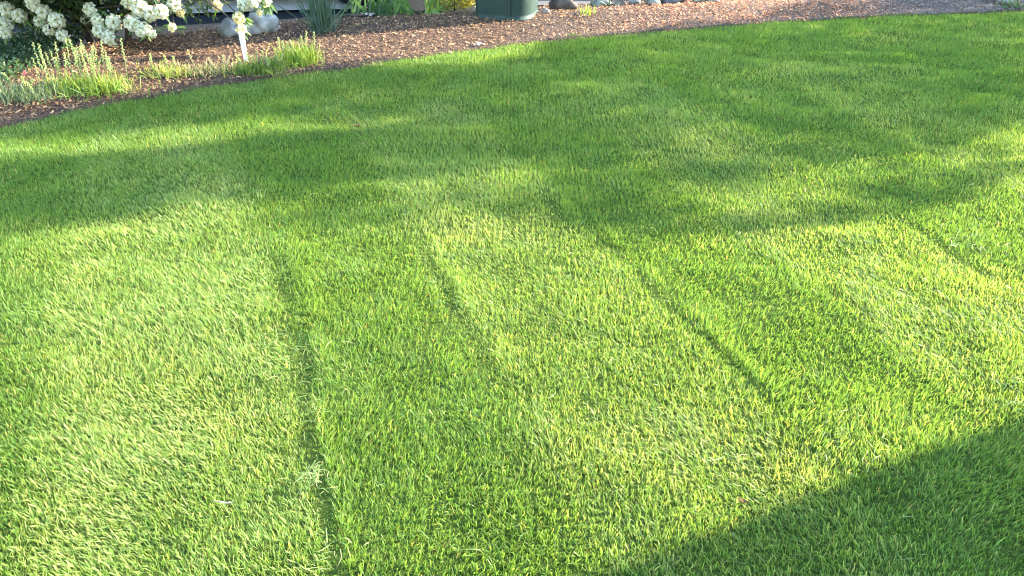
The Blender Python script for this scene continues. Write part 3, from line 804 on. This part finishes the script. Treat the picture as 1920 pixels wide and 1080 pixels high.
V, T, C = leaf_cloud(X - bush_base.x, Y - bush_base.y, Z - bush_base.z, .055, np.array([.020, .042, .016]) * (1 - t) + np.array([.045, .075, .022]) * t)
tag(link("leaves", np_mesh("leaves", V, T, C), M_LEAF, bush), kind="stuff")
# thin leafy twigs reaching over the path
for k in range(12):
    a = at(rr.uniform(338, 400), rr.uniform(-10, 25), 5.5); b = a + Vector((rr.uniform(-.02, .16), rr.uniform(-.1, .05), rr.uniform(-.10, .02)))
    mb = MB(); mb.tube([a - bush_base, (a + b) * .5 - bush_base + Vector((0, 0, .02)), b - bush_base], [.003, .0025, .0015], 4, (.04, .05, .02))
    for j in range(9):
        p = a.lerp(b, j / 8); d = Vector((rr.uniform(-.4, .9), rr.uniform(-.6, .4), rr.uniform(-.6, .6))).normalized()
        mb.blade(p - bush_base, d, d.cross(Vector((0, rr.uniform(-1, 1), 1))), rr.uniform(.03, .05), .012, .3, (.04, .07, .022), 3)
    mb.build("leafy_twig", M_LEAF, bush)

# ------------------------------------------------------------------ sword-leaved and spiky plants
def sword_plant(px, py, n, h, w, label, spread, col0, col1, seed, name="sword_leaved_plant", cat="plant", group="sword-leaved plants in the bed", lean=(0, 0), droop=(.1, 1.0)):
    rr = random.Random(seed); g_ = bedpt(px, py); zb = float(bed_height(g_.x, g_.y)) - .005
    o = empty(name, (g_.x, g_.y, zb)); tag(o, label, cat, group)
    for i in range(n):
        a = rr.uniform(0, 6.283); tl = abs(rr.gauss(0, 1)) * spread
        d = Vector((math.cos(a) * math.sin(tl) + lean[0], .6 * math.sin(a) * math.sin(tl) + lean[1], math.cos(tl))).normalized()
        b = Vector((rr.gauss(0, .025 + .03 * spread), rr.gauss(0, .025), 0))
        f_ = rr.uniform(-.9, .9); s = Vector((math.cos(f_), math.sin(f_), 0)); s = (s - d * s.dot(d)).normalized()
        t = rr.random(); c = tuple(col0[k] * (1 - t) + col1[k] * t for k in range(3))
        mb = MB(); L = h * rr.uniform(.55, 1.1)
        mb.blade(b, d, s, L, w * rr.uniform(.7, 1.2), rr.uniform(*droop), c, 7, .2, lambda t: (.75 + .35 * math.sin(math.pi * t ** .8)) * (1 - t ** 3.5) + .01)
        mb.build("leaf", M_LEAF, o)
    return o
IG0, IG1 = (.055, .12, .055), (.11, .20, .06)
sword_plant(668, 27, 11, .24, .024, "blue-green sword-leaved plant right of the spiky plant", .75, (.05, .10, .06), (.08, .15, .07), 11)
sword_plant(703, 31, 11, .27, .027, "broad sword-leaved plant standing above the fallen pink petals", .72, IG0, IG1, 12)
sword_plant(735, 31, 11, .27, .027, "broad green sword-leaved plant, third counting from the spiky plant", .72, IG0, IG1, 13)
sword_plant(766, 31, 11, .27, .025, "bright green sword-leaved plant, second from the golden shrub", .7, (.07, .15, .045), (.14, .25, .06), 14)
sword_plant(797, 30, 12, .26, .023, "yellow-green sword-leaved plant next to the golden shrub", .66, (.12, .22, .04), (.22, .32, .07), 15)
sword_plant(605, 60, 84, .40, .009, "spiky blue-green plant with stiff narrow leaves beside the concrete", .55, (.045, .085, .065), (.075, .125, .085), 16, "spiky_plant", "plant", None, droop=(.0, .25))
sword_plant(1142, 13, 6, .11, .014, "small dark green weed beside the mossy rock", .6, (.03, .07, .035), (.06, .11, .04), 17, "bed_weed", "weed", "weeds in the mulch")

# golden shrub
g_ = bedpt(850, 30); zb = float(bed_height(g_.x, g_.y))
sh = empty("golden_shrub", (g_.x, g_.y + .13, zb)); tag(sh, "small golden green shrub between sword-leaved plants and refuse cart", "shrub")
n = 5200
P = rng.normal(0, 1, (n, 3)); P /= np.linalg.norm(P, axis=1, keepdims=True); rad = rng.uniform(.3, 1, n) ** .4
lump = 1 + .14 * np.sin(P[:, 0] * 7 + 1) * np.sin(P[:, 2] * 6) + .08 * np.sin(P[:, 1] * 11)
X, Y, Z = P[:, 0] * rad * .205 * lump, P[:, 1] * rad * .17 * lump, .14 + P[:, 2] * rad * .22 * lump
k = Z > .008; X, Y, Z, rad = X[k], Y[k], Z[k], rad[k]
t = np.clip(.25 + 1.6 * (X / .2) * .4 + .5 * rng.random(len(X)), 0, 1)[:, None]
V, T, C = leaf_cloud(X, Y, Z, .020, np.array([.10, .13, .03]) * (1 - t) + np.array([.42, .36, .05]) * t)
tag(link("leaves", np_mesh("leaves", V, T, C), M_LEAF, sh), kind="stuff")
for i in range(9):
    a = i * .7; mb = MB(); mb.tube([(0, 0, -.02), (.06 * math.cos(a), .06 * math.sin(a), .12), (.13 * math.cos(a), .13 * math.sin(a), .27)], [.006, .004, .002], 5); mb.build("branch", M_BARK, sh, True)

# ------------------------------------------------------------------ tufts, seed-head clumps and weeds
def tuft(name, px, py, n, h, sx, sy, cols, label, cat, group, seed, stalks=0, stalk_h=.15, pod=(.32, .36, .12), droop=(.3, 1.6), w=.005):
    rr = random.Random(seed); g_ = bedpt(px, py); zb = float(bed_height(g_.x, g_.y)) - .003
    o = empty(name, (g_.x, g_.y, zb)); tag(o, label, cat, group)
    mb = MB()
    for i in range(n):
        a = rr.uniform(0, 6.283); tl = abs(rr.gauss(0, .45))
        d = Vector((math.cos(a) * math.sin(tl), math.sin(a) * math.sin(tl), math.cos(tl)))
        s = d.cross(Vector((rr.uniform(-1, 1), rr.uniform(-1, 1), .2))).normalized()
        t = rr.random(); k = rr.choice(cols); c = tuple(q * (.75 + .5 * t) for q in k)
        mb.blade((rr.gauss(0, sx * .42), rr.gauss(0, sy * .42), 0), d, s, h * rr.uniform(.5, 1.15), w * rr.uniform(.6, 1.2), rr.uniform(*droop), c, 4, .2, lambda t: 1 - t ** 2.5 + .01)
    tag(mb.build("leaves", M_LEAF, o), kind="stuff")
    for i in range(stalks):
        b = Vector((rr.gauss(0, sx * .40), rr.gauss(0, sy * .35), 0)); L = stalk_h * rr.uniform(.65, 1.15)
        tip = b + Vector((rr.gauss(0, .035), rr.gauss(0, .03), L)); md = (b + tip) * .5 + Vector((rr.gauss(0, .006), 0, 0))
        mb = MB(); mb.tube([b, md, tip], [.0022, .002, .0013], 5, (.20, .27, .10)); st = mb.build("stalk", M_LEAF, o, True)
        mb = MB(); np_ = rr.randint(12, 20)
        for j in range(np_):
            t = .56 + .44 * j / np_; p = b.lerp(md, t * 2) if t < .5 else md.lerp(tip, t * 2 - 1); a = j * 2.4; r_ = .0085 * (1.15 - t * .55)
            q = p + Vector((math.cos(a) * r_, math.sin(a) * r_, .001)); z_ = rr.uniform(.0034, .0052)
            c = tuple(v * rr.uniform(.75, 1.25) for v in pod)
            mb.add([q + Vector((z_, 0, 0)), q + Vector((0, z_, 0)), q + Vector((-z_, 0, 0)), q + Vector((0, -z_, 0)), q + Vector((0, 0, z_ * 1.2)), q + Vector((0, 0, -z_ * 1.2))],
                   [(0,1,4),(1,2,4),(2,3,4),(3,0,4),(1,0,5),(2,1,5),(3,2,5),(0,3,5)], c)
            mb.tube([p, q], .0006, 3, (.2, .27, .1), False)
        mb.build("seed_pods", M_LEAF, st)
    return o
G_Y, G_G, G_D, G_S = (.28, .32, .05), (.15, .24, .035), (.06, .11, .04), (.36, .30, .15)
tuft("seed_head_clump", 165, 172, 700, .11, .30, .13, [G_Y, G_G, G_G], "yellow-green clump with tall seed stalks in front of the azalea", "plant", None, 1, 34, .265)
tuft("seed_head_clump", 560, 118, 560, .14, .16, .10, [G_G, G_G, G_Y], "bright green leafy tuft at the lawn edge right of the stake", "plant", None, 3, 7, .20)
tuft("straw_tuft", 310, 142, 300, .085, .16, .08, [G_Y, G_S, G_G], "small yellowing tuft in mulch between seed clump and stake", "plant", None, 4, 3, .12)
tuft("straw_tuft", 395, 138, 300, .075, .20, .08, [G_S, G_S, G_D], "sparse straw-coloured tuft left of the white stake", "plant", None, 5, 6, .12, (.36, .30, .16))
tuft("leafy_tuft", 475, 138, 380, .10, .17, .08, [G_D, G_G, G_Y], "mixed dark green tuft around the foot of the stake", "plant", None, 6, 7, .15)
tuft("leafy_tuft", 515, 130, 220, .09, .10, .06, [G_D, G_G], "low dark green tuft just left of the bright green tuft", "plant", None, 7, 3, .12)
tuft("grey_green_plant", 30, 182, 620, .09, .30, .16, [(.13, .17, .09), (.09, .14, .06), (.17, .20, .11)], "low grey-green plant at the left edge with one pink flower", "plant", None, 8, 5, .13)
tuft("bed_weed", 1098, 26, 46, .07, .07, .05, [G_Y, G_G, (.40, .42, .18)], "pale yellow-green weed in the mulch right of the cart", "weed", "weeds in the mulch", 9, 0, w=.008)
tuft("bed_weed", 1902, 14, 70, .09, .14, .08, [(.05, .10, .045), (.08, .14, .06)], "dark green weed clump at the far right corner of the bed", "weed", "weeds in the mulch", 10, 0, w=.009)
tuft("bed_weed", 700, 122, 26, .045, .08, .02, [G_Y, G_S], "tiny straw weed on the lawn edge below the sword-leaved plants", "weed", "weeds in the mulch", 11, 0)
tuft("bed_weed", 1075, 66, 26, .03, .07, .02, [G_Y, G_D], "tiny green weed where mulch meets lawn, right of the cart", "weed", "weeds in the mulch", 12, 0)
tuft("tall_grass_tuft", 490, 374, 18, .06, .03, .03, [G_G, (.3, .34, .14)], "uncut tuft of longer grass at the top of the left wheel track", "grass tuft", None, 13, 0, droop=(.1, .8), w=.004)
# pink flower on the grey-green plant
fp = at(47, 137, 4.62)
o = link("pink_flower", flower_mesh(9, (.6, .12, .14), (.62, .16, .18)), M_PETAL); o.location = fp; o.scale = (.4, .4, .4); o.rotation_euler = (R(55), 0, 0)
tag(o, "single small pink flower above the grey-green plant", "flower")
# low shaded ground cover left of the azalea
n = 9000
x = rng.uniform(-4.3, -2.95, n); y = rng.uniform(4.6, 6.0, n); k = (y > edge_y(x) + .45) & (y < bed_back(x) + .5); x, y = x[k], y[k]
t = rng.random((len(x), 1))
V, T, C = leaf_cloud(x, y, np.maximum(bed_height(x, y), 0) + rng.uniform(.0, .05, len(x)), .03, np.array([.03, .06, .025]) * (1 - t) + np.array([.06, .10, .04]) * t, 1.5)
tag(link("ground_cover", np_mesh("ground_cover", V, T, C), M_LEAF), "dark green ground cover left of the azalea", "ground cover", kind="stuff")

# ------------------------------------------------------------------ small litter
def petals(name, px, py, n, r, col, label, cat, seed, lift=.01):
    rr = random.Random(seed); g_ = bedpt(px, py); zb = float(bed_height(g_.x, g_.y)) + lift
    o = empty(name, (g_.x, g_.y, zb)); tag(o, label, cat)
    for i in range(n):
        mb = MB(); a = rr.uniform(0, 6.28); d = Vector((math.cos(a), math.sin(a), rr.uniform(.1, .6)))
        mb.blade((rr.gauss(0, r), rr.gauss(0, r * .6), rr.uniform(0, .008)), d, d.cross(Vector((rr.uniform(-.5, .5), 0, 1))), rr.uniform(.022, .035), rr.uniform(.014, .02), rr.uniform(.3, 1.6), tuple(c * rr.uniform(.85, 1.1) for c in col), 5, .35)
        mb.build("petal", M_PETAL, o)
petals("fallen_blossom", 897, 86, 7, .018, (.74, .68, .74), "whitish fallen blossom on the mulch at the lawn edge", "blossom", 1)
petals("fallen_blossom", 695, 36, 9, .022, (.66, .48, .50), "pale pink fallen petals under the sword-leaved plants", "blossom", 2)
def dry_leaf(px, py, L, w, col, label, name, rz, z, seed, cat="leaf"):
    rr = random.Random(seed); g_ = ground(px, py, z)
    mb = MB()
    nL, nw = 8, 5
    vs = []
    for i in range(nL + 1):
        t = i / nL; ww = w * .5 * math.sin(math.pi * (.06 + .92 * t)) ** .8
        for j in range(nw):
            s = j / (nw - 1) * 2 - 1
            vs.append(((t - .5) * L, s * ww, .35 * w * s * s + .12 * L * (2 * t - 1) ** 2 + rr.uniform(-.0008, .0008)))
    fs = [(i*nw+j, i*nw+j+1, (i+1)*nw+j+1, (i+1)*nw+j) for i in range(nL) for j in range(nw - 1)]
    mb.add(vs, fs, col); mb.tube([(-L * .5, 0, .12 * L), (-L * .72, 0, .14 * L)], .0009, 5, tuple(c * .6 for c in col))
    o = mb.build(name, M_CHIP, None, True); o.location = g_; o.rotation_euler = (R(-8), R(6), rz); tag(o, label, cat); return o
dry_leaf(1393, 941, .026, .013, (.15, .075, .03), "curled brown dead leaf on sunlit grass beside the straight shadow", "dead_leaf", -.45, .042, 1)
dry_leaf(670, 238, .045, .034, (.22, .17, .06), "small brown leaf lying alone in the upper left of the lawn", "dead_leaf", .8, .045, 2)
dry_leaf(425, 943, .045, .0035, (.42, .38, .36), "pale dry straw lying across the grass left of the wheel track", "dry_straw", .08, .042, 3, "straw")
dry_leaf(1345, 862, .05, .003, (.26, .36, .14), "long pale green cut grass stem at the shadow's edge", "cut_stem", .45, .044, 4, "grass stem")
